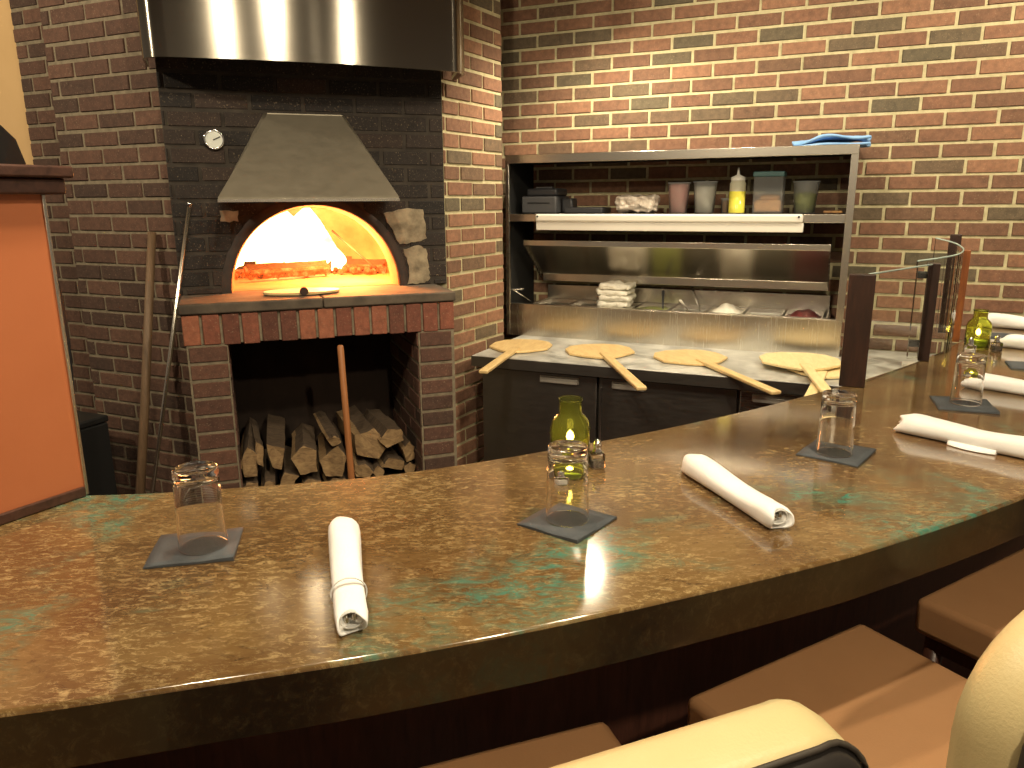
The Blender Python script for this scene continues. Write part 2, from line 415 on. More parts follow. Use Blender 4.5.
mb.build('dark_brick_face', ['mortar_dark', 'brick_dark'], oven)
# smoke-blackened band round the mouth
mb = MB(); rings = []
prof = [(0, .36), (0, .293), (.004, .291), (.036, .2925), (.040, .299)]
for k in range(41):
    t = pi * k / 40; wob = 1 + .012 * sin(9 * t) + .01 * sin(17 * t)
    rings.append([(AX - (AR - .002 + r * (wob if i > 1 else 1)) * cos(t), y, AZ + (AR - .002 + r * (wob if i > 1 else 1)) * sin(t)) for i, (r, y) in enumerate(prof)])
mb.loft(rings, closed=False); mb.build('arch_surround', 'iron', oven)
# lining of the mouth, thick brick
mb = MB(); rings = []
for k in range(33):
    t = pi * k / 32; rings.append([(AX - (AR - r) * cos(t), y, AZ + (AR - r) * sin(t)) for r, y in ((.0, .32), (.006, .36), (.012, .46))])
mb.loft(rings, closed=False); mb.build('arch_lining', 'hearth', oven)
# dome
mb = MB(); rings = []
for j in range(15):
    u = j / 14; y = .46 + 1.05 * u; w = AR - .012 + .20 * sin(pi * min(1, u * 1.6) / 2) if u < .6 else (AR + .19) * math.sqrt(max(0.0, 1 - ((u - .6) / .41) ** 2))
    h = (AR - .012 + .07 * sin(pi * min(1, u * 2) / 2)) if u < .6 else (AR + .058) * math.sqrt(max(0.0, 1 - ((u - .6) / .41) ** 2))
    rings.append([(AX - max(w, .02) * cos(pi * k / 24), y, AZ - .001 + max(h, .02) * sin(pi * k / 24)) for k in range(25)])
mb.loft(rings, closed=False); mb.build('oven_dome', 'dome', oven)
mb = MB(); mb.box(-1.03, .05, .36, 1.6, 1.18, 1.2205); mb.build('oven_floor', 'hearth', oven)
# irregular patches of old plaster right of the mouth
def patch(pts, nm, th=.003):
    mb = MB(); c = Vector((sum(p[0] for p in pts) / len(pts), 0, sum(p[1] for p in pts) / len(pts)))
    out = []
    for i, p in enumerate(pts):
        q = pts[(i + 1) % len(pts)]
        for k in range(4):
            f = k / 4; j = random.uniform(-.004, .004)
            out.append((p[0] + (q[0] - p[0]) * f + j, p[1] + (q[1] - p[1]) * f + random.uniform(-.004, .004)))
    a = [mb.V((x, .297, z)) for x, z in out]; b = [mb.V((c.x + (x - c.x) * .985, .2925 - th, c.z + (z - c.z) * .985)) for x, z in out]
    n = len(out); cc = mb.V((c.x, .2925 - th, c.z))
    for k in range(n): mb.face([a[k], a[(k + 1) % n], b[(k + 1) % n], b[k]]); mb.face([b[k], b[(k + 1) % n], cc])
    return mb.build(nm, 'plaster', oven)
patch([(-.215, 1.53), (-.13, 1.548), (-.04, 1.545), (-.03, 1.48), (-.03, 1.42), (-.08, 1.402), (-.15, 1.40), (-.178, 1.46)], 'plaster_patch')
patch([(-.135, 1.375), (-.07, 1.395), (-.03, 1.375), (-.022, 1.30), (-.02, 1.25), (-.045, 1.224), (-.12, 1.224), (-.11, 1.30)], 'plaster_patch')
patch([(-.86, 1.545), (-.795, 1.545), (-.795, 1.505), (-.86, 1.505)], 'plaster_patch')
# hearth slab
mb = MB()
for a, b in ((-1.035, -.52), (-.516, .012)):
    mb.box(a, b, -.012, .36, 1.181, 1.2195, .006)
o = mb.build('hearth_slab', 'slab', oven); displace(o, .006, .08)
# rowlock course under the slab
mb = MB(); mb.box(-1.028, .006, .008, .3, 1.066, 1.181)
for k in range(15):
    x = -1.032 + k * .0694; dz = random.uniform(-.004, .003)
    mb.box(x + .005, x + .0645, -.004 + random.uniform(-.002, .002), .1, 1.062 + dz, 1.177, .004, 1, tone=random.random())
mb.build('rowlock_course', ['mortar_left', 'brick_rowlock'], oven)
# piers with bricks on the faces that show
for x0, x1, inner in ((-1.02, -.877, 'x+'), (-.148, .002, 'x-')):
    mb = MB(); mb.box(x0, x1, 0, .72, 0, 1.064)
    bricks(mb, x0 + .001, x1 - .001, .2, 1.062, 0, .0480, x0, 0, length=.145, stack=True, tones=(.1, .9), proj=.005)
    bricks(mb, .001, .70, .2, 1.06, x1 if inner == 'x+' else x0, .0480, 0, 0, face=inner, proj=.004)
    mb.build('brick_pier', ['mortar_left', 'brick_pier'], oven)
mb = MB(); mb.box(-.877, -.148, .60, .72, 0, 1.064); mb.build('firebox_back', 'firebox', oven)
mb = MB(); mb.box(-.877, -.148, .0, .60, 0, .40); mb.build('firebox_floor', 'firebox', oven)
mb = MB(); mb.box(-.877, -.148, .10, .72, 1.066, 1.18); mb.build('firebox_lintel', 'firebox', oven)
# sloped smoke canopy over the mouth
mb = MB()
bt = [(-.862, .298), (-.862, .05), (-.194, .05), (-.194, .298)]; tp = [(-.673, .299), (-.655, .262), (-.368, .262), (-.350, .299)]
mb.loft([[(x, y, 1.586) for x, y in bt], [(x, y, 1.597) for x, y in bt], [(x, y, 1.913) for x, y in tp], [(x, y, 1.917) for x, y in tp]], closed=True, smooth=False)
mb.build('smoke_canopy', 'steel_canopy', oven)
mb = MB(); mb.box(-.864, -.192, .044, .050, 1.580, 1.590); mb.build('canopy_lip', 'steel_plain', oven)

# fire
fire = thing('log_fire', 'blazing log fire inside the arched oven mouth', 'fire', Op(-.55, -.95, 1.221), OA)
def flame(x, y, h, w, tw):
    mb = MB(); rings = []
    for j in range(12):
        u = j / 11; r = w * (math.sin(pi * min(1, .12 + u * .95)) ** .8) * (1 - .35 * u) + .002
        cx = x + tw * sin(u * 4) * .5; cy = y + tw * cos(u * 3) * .3
        rings.append([(cx + r * cos(a) * (1 + .15 * sin(3 * a + 5 * u)), cy + r * .8 * sin(a), .015 + h * u) for a in [2 * pi * k / 12 for k in range(12)]])
    mb.loft(rings, cap=True); mb.build('flame', 'flame', fire)
for x, y, h, w, tw in [(-.07, .12, .37, .16, .03), (.09, .12, .35, .14, -.03), (-.2, .12, .30, .12, .03), (-.13, .0, .30, .085, .05), (-.03, .05, .36, .11, .06), (.06, -.02, .33, .09, -.06), (.13, .06, .27, .07, .05), (-.22, .08, .24, .07, -.04), (.0, -.10, .22, .08, .05), (-.1, -.08, .2, .07, -.05), (.21, .03, .14, .04, .03), (-.3, .05, .13, .05, .03)]:
    flame(x, y, h, w, tw)
def log_mesh(w, h, L, seed, mats):
    rnd = random.Random(seed); mb = MB(); n = rnd.choice([4, 5, 5])
    base = []
    for k in range(n):
        t = 2 * pi * (k + rnd.uniform(-.18, .18)) / n + .5
        base.append((w / 2 * cos(t) * rnd.uniform(.95, 1.2), h / 2 * sin(t) * rnd.uniform(.95, 1.2)))
    sub = []
    for i, p in enumerate(base):
        q = base[(i + 1) % n]
        for f in (0, .33, .66): sub.append((p[0] + (q[0] - p[0]) * f + rnd.uniform(-.003, .003), p[1] + (q[1] - p[1]) * f + rnd.uniform(-.003, .003)))
    rings = []
    for j in range(7):
        u = j / 6; s = 1 + rnd.uniform(-.05, .05)
        rings.append([(x * s + rnd.uniform(-.002, .002), L * u + rnd.uniform(-.004, .004) * (j in (0, 6)), z * s + rnd.uniform(-.002, .002)) for x, z in sub])
    R_ = [[mb.V(p) for p in r] for r in rings]
    for a, b in zip(R_, R_[1:]):
        for k in range(len(a)): mb.face([a[k], a[(k + 1) % len(a)], b[(k + 1) % len(a)], b[k]], False, 0 if k < 5 else 1)
    mb.face(R_[0][::-1], mi=1); mb.face(R_[-1], mi=1)
    return mb
for i, (x, y, z, rz, L) in enumerate([(-.25, -.02, .04, 70, .5), (.1, .08, .045, 95, .42), (-.05, -.1, .04, 110, .4), (.25, -.05, .035, 60, .36)]):
    o = log_mesh(.07, .07, L, 90 + i, None).build('burning_log', ['charwood', 'ember'], fire, (x + .2, y, z), R(rz))
mb = MB(); rnd = random.Random(3)
for k in range(150):
    a = rnd.uniform(-.44, .40); b = rnd.gauss(.02, .09); r = rnd.uniform(.008, .022)
    mb.lathe([(0, -r), (r, -r * .3), (r * .8, r * .6), (0, r)], 5, (a, b, r * .8 + .012 * rnd.random()), mtx=None)
o = mb.build('ember_bed', 'ember', fire); o['kind'] = 'stuff'

# firewood
LOGS = [(-.84, .565, .066, .148), (-.798, .603, .036, .135), (-.734, .578, .073, .15), (-.62, .55, .105, .148), (-.503, .522, .092, .157), (-.343, .583, .14, .172), (-.255, .606, .105, .095), (-.182, .533, .045, .100), (-.253, .477, .112, .07), (-.39, .475, .085, .075), (-.844, .455, .065, .075), (-.696, .465, .085, .085), (-.773, .455, .062, .075), (-.319, .455, .050, .063), (-.178, .448, .050, .070), (-.50, .625, .055, .055), (-.60, .44, .08, .07), (-.50, .43, .08, .06)]
LL = ['tall split log at the left end of the firewood pile', 'thin upright strip of bark beside the leftmost log', 'pointed dark log second from left in the pile', 'broad flat-topped pale log in the middle of the pile', 'split log leaning just left of the copper-brown pole', 'largest tilted log right of the pole, top of pile', 'log on top at the back right of the firewood pile', 'small upright reddish log end beside the right pier', 'pale wedge-shaped log end low at right of pile', 'pale split log low behind the foot of the pole', 'squarish log end at the bottom left corner of the pile', 'pale wedge log low between second and middle logs', 'low dark log under the pointed log', 'small log end under the large tilted log', 'small round log end at bottom right by the pier', 'short log stub on top behind the pole log', 'log at the bottom under the broad middle log', 'log at the bottom left of the pole foot']
for i, (s, z, w, h) in enumerate(LOGS):
    z -= .016; h *= .84
    hh = h if not i in (5,) else h * .85
    o = log_mesh(w * 1.05, hh * 1.05, .36 + .03 * (i % 3), 20 + i, None).build('firewood_log', ['bark', 'split'], None, Op(s, -.10 - .012 * (i % 3), z), OA + R(random.uniform(-5, 5)))
    o.rotation_euler[1] = R({5: 35, 3: 3, 4: 12, 2: -8, 6: -10, 9: 20, 8: 8}.get(i, 0)); o.rotation_euler[0] = R(random.uniform(-2, 4))
    tag(o, LL[i], 'firewood', 'split logs stacked under the oven')
# copper-brown pole standing in front of the logs
mb = MB(); mb.tube([(0, 0, 0), (.012, 0, .5), (.0, 0, 1.035), (.0, 0, 1.04)], [.0135, .0135, .0125, .009], 14)
tag(mb.build('wooden_pole', 'stick', None, Op(-.470, .06, 0), OA), 'thin reddish-brown wooden pole standing upright before the log store', 'pole')
# tools leaning left of the oven
a, b = Wp(-.807, 1.97, .0), Wp(-.742, 1.73, 1.466)
mb = MB(); mb.tube([Vector((0, 0, 0)), (b - a) * .5 + Vector((.004, 0, 0)), (b - a)], [.019, .018, .016], 12)
tag(mb.build('broom_handle', 'oldstick', None, a), 'old brown wooden handle leaning on the left brick wall', 'tool handle')
a, b = Wp(-.785, 1.965, .0), Wp(-.521, 1.73, 1.582)
rod = thing('oven_rod', 'long thin silvery metal rod leaning between brick wall and oven', 'oven tool', a)
mb = MB(); mb.tube([(0, 0, 0), (b - a) * .5, (b - a)], [.008, .008, .009], 10); mb.build('shaft', 'steel_plain', rod)
mb = MB(); mb.tube([(b - a) * .99, (b - a) * 1.0], [.0105, .0105], 10); mb.build('end_cap', 'chrome', rod)
# added dark box standing in for the black shade left of the oven
t = thing('shade_box', 'added black box in place of shade between orange half wall and brick wall', 'shade stand-in', Wp(-1.14, 1.90, 0), WA)
mb = MB(); mb.prism([(-.09, -.09), (.09, -.09), (.09, .09), (-.09, .09)], .0, .66, .01); mb.build('shade_box_body', 'black', t)
mb = MB(); mb.box(-.096, .096, -.096, .096, .66, .69, .008); mb.build('shade_box_lid', 'black', t)
# dial thermometer
t = thing('dial_thermometer', 'small round white dial thermometer on the dark brick left of canopy', 'thermometer', Op(-.858, -.292, 1.815), OA)
rx = Matrix.Rotation(R(90), 4, 'X')
mb = MB(); mb.lathe([(0, -.01), (.037, -.01), (.038, .012), (.035, .018), (.031, .014), (.0, .014)], 28, mtx=rx); mb.build('case', 'chrome', t)
mb = MB(); mb.lathe([(.031, .0145), (0, .0150)], 28, mtx=rx); mb.build('dial', 'dial', t)
mb = MB(); mb.box(-.002, .002, -.0165, -.0158, -.004, .026, mtx=Matrix.Rotation(R(65), 4, 'Y')); mb.build('needle', 'black', t)
# pizza peel with pizza at the mouth
p = thing('oven_peel', 'flat metal-edged peel glowing bright at the oven mouth', 'pizza peel', Op(-.58, -.17, 1.2235), OA)
mb = MB(); mb.prism([(.155 * cos(2 * pi * k / 24) * (1 if abs(cos(2 * pi * k / 24)) < .9 else .97), .085 * sin(2 * pi * k / 24) + (.0)) for k in range(24)], 0, .010, .002); mb.build('blade', 'peel', p)
mb = MB(); mb.tube([(.0, -.06, .012), (.0, -.10, .016)], [.014, .017], 10); mb.build('handle_stub', 'charwood', p)
# dark iron poker inside the mouth
mb = MB(); mb.tube([(0, 0, 0), (-.06, .3, .17)], .005, 6)
tag(mb.build('fire_poker', 'iron', None, Op(-.20, -.62, 1.27), OA + R(20)), 'thin dark poker standing in the fire at right', 'poker')

# ------------------------------------------------------------------ exhaust hood
hood = thing('exhaust_hood', 'large curved stainless steel exhaust hood above the oven', 'extractor hood', Op(-.5, 0, 2.07), OA)
mb = MB(); plan = []
x0, x1, yf, yb, rr = -.568, .612, .055, .295, .09
plan.append((x0, yb))
for k in range(9): t = pi + pi / 2 * k / 8; plan.append((x0 + rr + rr * cos(t), yf + rr + rr * sin(t)))
for k in range(1, 24):
    u = k / 24; plan.append((x0 + rr + (x1 - x0 - 2 * rr) * u, yf - .035 * sin(pi * u)))
for k in range(9): t = -pi / 2 + pi / 2 * k / 8; plan.append((x1 - rr + rr * cos(t), yf + rr + rr * sin(t)))
plan.append((x1, yb))
mb.loft([[(x, y, z) for x, y in plan] for z in (0, .02, .5, 1.02)], closed=False)
inner = [(x * .985, y + .012 if y < yb else y) for x, y in plan]
mb.loft([[(x, y, z) for x, y in plan] for z in (0,)] + [[(x, y, 0) for x, y in inner], [(x, y, .9) for x, y in inner]], closed=False)
mb.build('hood_shell', 'steel_hood', hood)
mb = MB(); mb.box(x0 + .03, x1 - .03, yf + .05, yb - .01, .10, .12); mb.build('grease_filter', 'steel_dark', hood)

# ------------------------------------------------------------------ pizza preparation table
prep = thing('pizza_prep_table', 'stainless pizza preparation counter with overshelf and raised lid', 'kitchen counter', WC, WA)
def pb(name, m, x0, x1, d0, d1, z0, z1, bev=.002, par=prep):
    mb = MB(); mb.box(x0, x1, -d1, -d0, z0, z1, bev); return mb.build(name, m, par)
pb('cabinet_body', 'steel_dark', .30, 1.84, .06, .86, .12, .843)
for i, (a, b) in enumerate(((.308, .866), (.876, 1.462), (1.472, 1.835))):
    dr = pb('door', 'steel_dark' if i < 2 else 'steel', a, b, .861, .885, .15, .825, .004)
    hx = (.60, .935, 1.52)[i]; hw = (.185, .15, .16)[i]
    mb = MB(); mb.box(hx, hx + hw, -.892, -.884, .785, .815, .003); mb.box(hx + .005, hx + hw - .005, -.905, -.890, .786, .794, .003); mb.box(hx + .005, hx + hw - .005, -.905, -.901, .786, .808, .0015)
    mb.build('handle', 'handle', dr)
mb = MB(); mb.box(.884, .890, -.889, -.884, .15, .78); mb.build('door_edge_strip', 'chrome', prep)
for x in (.35, 1.78):
    for d in (.15, .8):
        mb = MB(); mb.tube([(x, -d, 0), (x, -d, .125)], [.018, .022], 12); mb.build('leg', 'steel', prep)
pb('worktop', 'worktop', .285, 1.86, .355, .945, .850, .890)
pb('worktop_edge', 'steel_dark', .285, 1.86, .945, .950, .842, .889, .001)  # dark steel strip puts the edge's dark reflection into its colour
pb('front_panel', 'steel_v', .205, 1.825, .355, .370, .888, 1.055)
pb('panel_rim', 'steel_plain', .205, 1.825, .330, .372, 1.050, 1.056, .001)
pb('side_panel', 'interior', .207, .213, .02, .36, .89, 1.77, .001)
pb('side_panel', 'interior', 1.812, 1.820, .02, .36, .89, 1.77, .001)
pb('corner_post', 'steel_plain', .203, .222, .355, .372, .89, 1.79, .001)
pb('corner_post', 'steel_plain', 1.797, 1.827, .345, .372, 1.05, 1.79, .001)
pb('top_shelf', 'interior', .203, 1.827, .015, .365, 1.765, 1.794, .001)
pb('top_shelf_edge', 'steel_plain', .203, 1.827, .360, .375, 1.757, 1.798, .002)
pb('middle_shelf', 'interior', .214, 1.811, .015, .365, 1.480, 1.508, .001)
pb('middle_shelf_edge', 'steel_plain', .222, 1.797, .358, .370, 1.474, 1.511, .002)
mb = MB(); mb.box(.376, 1.628, -.402, -.371, 1.473, 1.512, .010, seg=3); mb.box(.378, 1.632, -.392, -.371, 1.433, 1.473, .003)
ls = mb.build('shelf_light_strip', 'white_plastic', prep); ls['label'] = 'white plastic light strip'
for x in (.39, 1.612):
    mb = MB(); mb.tube([(x, -.402, 1.50), (x, -.406, 1.50)], .005, 8); mb.build('screw', 'black', ls)
# lid
mb = MB(); mb.loft([[(x, -.335, 1.378), (x, -.10, 1.192), (x, -.10, 1.186), (x, -.335, 1.372)] for x in (.288, 1.75)], cap=True, smooth=False)
lid = mb.build('lid', 'steel_plain', prep)
mb = MB(); mb.box(.288, 1.75, -.345, -.333, 1.353, 1.381, .002); mb.build('lid_front_lip', 'steel_plain', lid)
mb = MB(); mb.box(.305, 1.75, -.108, -.098, 1.152, 1.192, .002); mb.build('lid_rear_lip', 'steel_plain', lid)
for x in (.288, 1.744):
    mb = MB(); mb.loft([[(x + q, -.335, 1.372), (x + q, -.10, 1.186), (x + q, -.10, 1.165), (x + q, -.335, 1.350)] for q in (0, .006)], cap=True, smooth=False); mb.build('lid_side_flange', 'steel', lid)
mb = MB(); mb.tube([(.222, -.35, 1.125), (.24, -.345, 1.12), (.30, -.28, 1.06)], .0035, 6); mb.tube([(.222, -.352, 1.125), (.285, -.33, 1.128)], .0035, 6); mb.build('lid_stay', 'chrome', prep)
# cold well
pb('well_back', 'steel_plain', .31, 1.76, .04, .05, .95, 1.125, .001)
pb('well_floor', 'steel_dark', .31, 1.76, .05, .355, .90, .91, .001)
pb('well_end', 'steel_plain', .31, .325, .05, .350, .91, 1.052, .001)
pb('well_end', 'steel_plain', 1.755, 1.77, .05, .350, .91, 1.052, .001)
# food pans, eight in a row
def food_top(mb, x0, x1, y0, y1, z, amp, seed, n=10, mi=0, dome=0):
    rnd = random.Random(seed); g = [[None] * (n + 1) for _ in range(n + 1)]
    for i in range(n + 1):
        for j in range(n + 1):
            u, v = i / n, j / n; e = min(u, 1 - u, v, 1 - v)
            g[i][j] = mb.V((x0 + (x1 - x0) * u, y0 + (y1 - y0) * v, z + (rnd.uniform(-1, 1) * amp if e > 0 else -.004) + dome * sin(pi * u) * sin(pi * v)))
    for i in range(n):
        for j in range(n): mb.face([g[i][j], g[i + 1][j], g[i + 1][j + 1], g[i][j + 1]], True, mi)
PANS = [('darkfood', 'pan of dark sauce at the left end of the counter well', .001, 0), ('darkfood', 'half-empty grey pan second from left in the well', .002, 0),
        ('whitefood', 'pan under the pale stacked bags in the well', .004, 0), ('greenfood', 'pan of olive-green topping right of the stacked bags', .004, .006),
        ('darkfood', 'pan with upright dark spoon left of the shredded cheese', .003, 0), ('whitefood', 'pan heaped with shredded white cheese', .010, .045),
        ('darkfood', 'nearly empty dark pan right of the cheese', .001, 0), ('redfood', 'pan of dark red chopped topping at right end of well', .010, .035)]
for i, (fm, lb, amp, dome) in enumerate(PANS):
    cx = .415 + i * .1775; w = .083
    t = thing('food_pan', lb, 'food pan', Wp(cx, .20, .95), WA, 'steel food pans in the counter well')
    mb = MB(); ro = [(-w, -.13), (w, -.13), (w, .135), (-w, .135)]
    sc = lambda k: [(x * k, y * k) for x, y in ro]
    mb.loft([[(x, y, .095) for x, y in ro], [(x, y, .098) for x, y in ro], [(x, y, .098) for x, y in sc(.93)], [(x, y, .0) for x, y in sc(.85)], [(x, y, -.003) for x, y in sc(.85)], [(x, y, .093) for x, y in sc(.95)], [(x, y, .095) for x, y in ro]], smooth=False)
    mb.face([mb.V((x, y, .001)) for x, y in sc(.85)]); mb.build('pan', 'steel_plain', t)
    mb = MB(); food_top(mb, -w * .9, w * .9, -.115, .12, .084, amp, i, dome=dome); mb.build('topping', fm, t)
# stacked bags of pale food
t = thing('food_bags', 'stack of clear bags of pale cheese piled on the food pans', 'food', Wp(.745, .20, 1.046), WA)
for k in range(4):
    mb = MB(); mb.box(-.085 + .008 * (k % 2), .085 - .008 * ((k + 1) % 2), -.075, .075, k * .029, k * .029 + .031, .012)
    o = mb.build('bag', 'whitefood', t); rounded(o, 2); displace(o, .030, .03)
# serving spoons in the pans
def spoon(s0, d0, s1, d1, z1, m, lb):
    a = Wp(s0, d0, 1.03); b = Wp(s1, d1, z1); t = thing('serving_spoon', lb, 'spoon', a, 0)
    mb = MB(); mb.tube([(0, 0, 0), (b - a) * .6, (b - a)], [.004, .006, .008], 8, flat=.5); mb.build('handle', m, t)
    mb = MB(); mb.lathe([(0, -.008), (.015, -.004), (.02, .002), (.017, .002), (0, -.004)], 12, (0, 0, 0)); mb.build('bowl', 'steel', t)
spoon(1.13, .22, 1.10, .32, 1.105, 'white_plastic', 'white-handled spoon leaning forward in the pan left of the cheese')
spoon(1.17, .16, 1.10, .07, 1.16, 'steel', 'steel spoon leaning back towards the lid by the cheese')
spoon(.985, .18, .965, .10, 1.12, 'darkplastic', 'dark-handled spoon standing in the olive-green pan')

# peels on the worktop
def peel(name, cs_, ce, z, m, lb, rx_=.165, ry=.15, ang=None):
    c = Wp(*cs_, z); e = Wp(*ce, z); d = e - c; L = d.length; a = math.atan2(d.y, d.x)
    t = thing('pizza_peel', lb, 'pizza peel', c, a, 'wooden pizza peels laid on the counter')
    mb = MB(); poly = []
    for k in range(12):
        q = 2 * pi * (k + .5) / 12; n_ = 2.4
        x = 1.08 * ry * math.copysign(abs(cos(q)) ** (2 / n_), cos(q)); y = rx_ * math.copysign(abs(sin(q)) ** (2 / n_), sin(q))
        if x > ry * .3: y *= 1 - .45 * ((x - ry * .3) / (ry * .7)) ** 1.3
        poly.append((x, y))
    mb.prism(poly, 0, .011, .003); mb.build('blade', m, t)
    mb = MB(); mb.box(ry * .55, L, -.020, .020, -.0005 + .003, .0185, .005)
    mb.build('handle', m, t)
peel('a', (.42, .69), (.512, 1.29), .8925, 'peel', 'small-looking pizza peel at left end, handle pointing left toward viewer', .148, .150)
peel('b', (.81, .67), (1.175, 1.32), .8925, 'peel', 'pizza peel second from left, its handle end over the second door', .158, .150)
peel('c', (1.225, .66), (1.635, 1.20), .8925, 'peel', 'browner scorched pizza peel third from left on the counter', .158, .150)
peel('e', (1.775, .70), (1.745, 1.27), .8925, 'peel_pale', 'pale pizza peel lying underneath another at the right end', .145, .150)
peel('d', (1.68, .66), (1.80, 1.20), .9120, 'peel_pale', 'palest pizza peel, lying on top of another at right end', .165, .160)

# things on the middle shelf
SZ = 1.512
t = thing('label_printer', 'dark grey plastic machine at the left end of the shelf', 'machine', Wp(.355, .20, SZ), WA)
mb = MB(); mb.box(-.095, .095, -.10, .10, 0, .085, .008); mb.build('body', 'greyplastic', t)
mb = MB(); mb.box(-.085, .085, -.06, .10, .085, .125, .012); mb.build('top_cover', 'darkplastic', t)
mb = MB(); mb.box(-.045, .045, -.03, .0, .125, .133, .002); mb.build('slot', 'greyplastic', t)
mb = MB(); mb.box(-.06, .06, -.103, -.099, .05, .056, .001); mb.build('front_slot', 'black', t)
t = mb = MB(); mb.box(-.10, .10, -.08, .08, 0, .03, .006); tag(mb.build('black_tray', 'darkplastic', None, Wp(.585, .20, SZ), WA), 'low black tray on the shelf right of the machine', 'tray')
mb = MB(); mb.box(-.03, .03, -.04, .04, 0, .075, .01); tag(mb.build('black_box', 'darkplastic', None, Wp(.486, .20, SZ), WA), 'small black box beside the grey machine on the shelf', 'box')
def bag(name, s, w, h, lb, m='bag'):
    mb = MB(); mb.box(-w / 2, w / 2, -.06, .06, 0.006, h, .02); o = mb.build(name, m, None, Wp(s, .21, SZ), WA); rounded(o, 3); displace(o, .045, .035); tag(o, lb, 'bag')
bag('crumpled_bag', .845, .205, .085, 'crumpled clear bag of brown bread on the shelf left of pink tub')
def tub(s, r0, r1, h, fm, fh, lb, d=.20):
    t = thing('plastic_tub', lb, 'tub', Wp(s, d, SZ), WA, 'translucent tubs on the shelf')
    mb = MB(); mb.lathe([(0, 0), (r0, 0), (r1, h), (r1 + .003, h), (r1 + .003, h - .006), (r1 - .002, h - .006), (r0 - .003, .003), (0, .003)], 28); mb.build('tub_wall', 'poly', t)
    k = fh / h; rt = r0 + (r1 - r0) * k - .004
    mb = MB(); mb.lathe([(0, .004), (r0 - .004, .004), (rt, fh), (rt * .6, fh + .006), (0, fh + .010)], 20); o = mb.build('contents', fm, t)
tub(1.045, .042, .053, .145, 'pink', .130, 'cloudy tub of pink food on the middle shelf')
t0 = tub(1.335 - .165, .046, .055, .148, 'whitefood', .12, 'cloudy tub of white food left of the yellow squeeze bottle')
tub(1.62, .045, .056, .142, 'greenfood', .085, 'cloudy tub of green food at right end of the shelf')
tub(1.268, .018, .02, .07, 'brownfood', .05, 'tiny jar just left of the yellow squeeze bottle')
t = thing('squeeze_bottle', 'clear squeeze bottle of yellow oil with pointed nozzle', 'squeeze bottle', Wp(1.325, .24, SZ), WA)
mb = MB(); mb.lathe([(0, 0), (.033, 0), (.036, .004), (.036, .135), (.030, .147), (.030, .150), (0, .150)], 28); mb.build('bottle_body', 'bottle', t)
mb = MB(); mb.lathe([(.0365, .003), (.0368, .10), (.0, .10)], 28); mb.build('oil', 'oil', t)
mb = MB(); mb.lathe([(.032, .148), (.032, .163), (.012, .172), (.007, .176), (.003, .206), (0, .206)], 24); mb.build('nozzle_cap', 'white_plastic', t)
t = thing('square_container', 'square clear container with dark lid right of the squeeze bottle', 'container', Wp(1.462, .21, SZ), WA)
mb = MB(); mb.box(-.064, .064, -.06, .06, 0, .165, .006); mb.build('container_body', 'poly', t)
mb = MB(); mb.box(-.058, .058, -.054, .054, .004, .06, .01); mb.box(-.035, .05, -.045, .05, .05, .085, .015); mb.build('contents', 'brownfood', t)
mb = MB(); mb.box(-.068, .068, -.064, .064, .163, .186, .004); mb.build('lid', 'teal_lid', t)
mb = MB(); mb.box(-.04, .04, -.03, .03, .0, .012, .004); o = mb.build('small_packets', 'brownfood', None, Wp(1.742, .22, SZ), WA); tag(o, 'small dark packet at the far right of the shelf', 'packet')
# blue cloth on top
mb = MB(); n = 26
for l in range(2):
    g = []
    for i in range(n + 1):
        row = []
        for j in range(9):
            u, v = i / n, j / 8; s = 1.56 + .30 * u
            z = 1.801 + .014 * l + (.018 * min(1, u * 3) + .010 * sin(u * 9 + v * 4) * .6 + .006 * sin(v * 11 + u * 6)) * (1 if l else .25)
            if u > .9: z -= (.02 * (u - .9) / .1) * 0
            row.append(mb.V((s + .01 * sin(v * 7), -(.12 + .235 * v + .012 * sin(u * 8)), z)))
        g.append(row)
    for i in range(n):
        for j in range(8): mb.face([g[i][j], g[i + 1][j], g[i + 1][j + 1], g[i][j + 1]], True)
o = mb.build('blue_towel', 'blue', None, WC, WA); sm = o.modifiers.new('thick', 'SOLIDIFY'); sm.thickness = .010
tag(o, 'folded blue cloth on the right end of the counter top shelf', 'cloth')
# side counter to the right
t = thing('side_table', 'low steel side table right of the preparation counter behind glass', 'table', Wp(2.10, .50, 0), WA)
mb = MB(); mb.box(-.21, .21, -.42, .40, .855, .885, .003); mb.build('tabletop', 'worktop', t)
for x in (-.19, .19):
    for y in (-.39, .37):
        mb = MB(); mb.box(x - .015, x + .015, y - .015, y + .015, 0, .856); mb.build('leg', 'steel', t)
mb = MB(); mb.prism([(-.04, -.03), (.04, -.03), (.04, .03), (-.04, .03)], 0, .05, .004); tag(mb.build('white_carton', 'white_plastic', None, Wp(2.10, .62, .886), WA), 'small white carton on the side table behind glass', 'box')

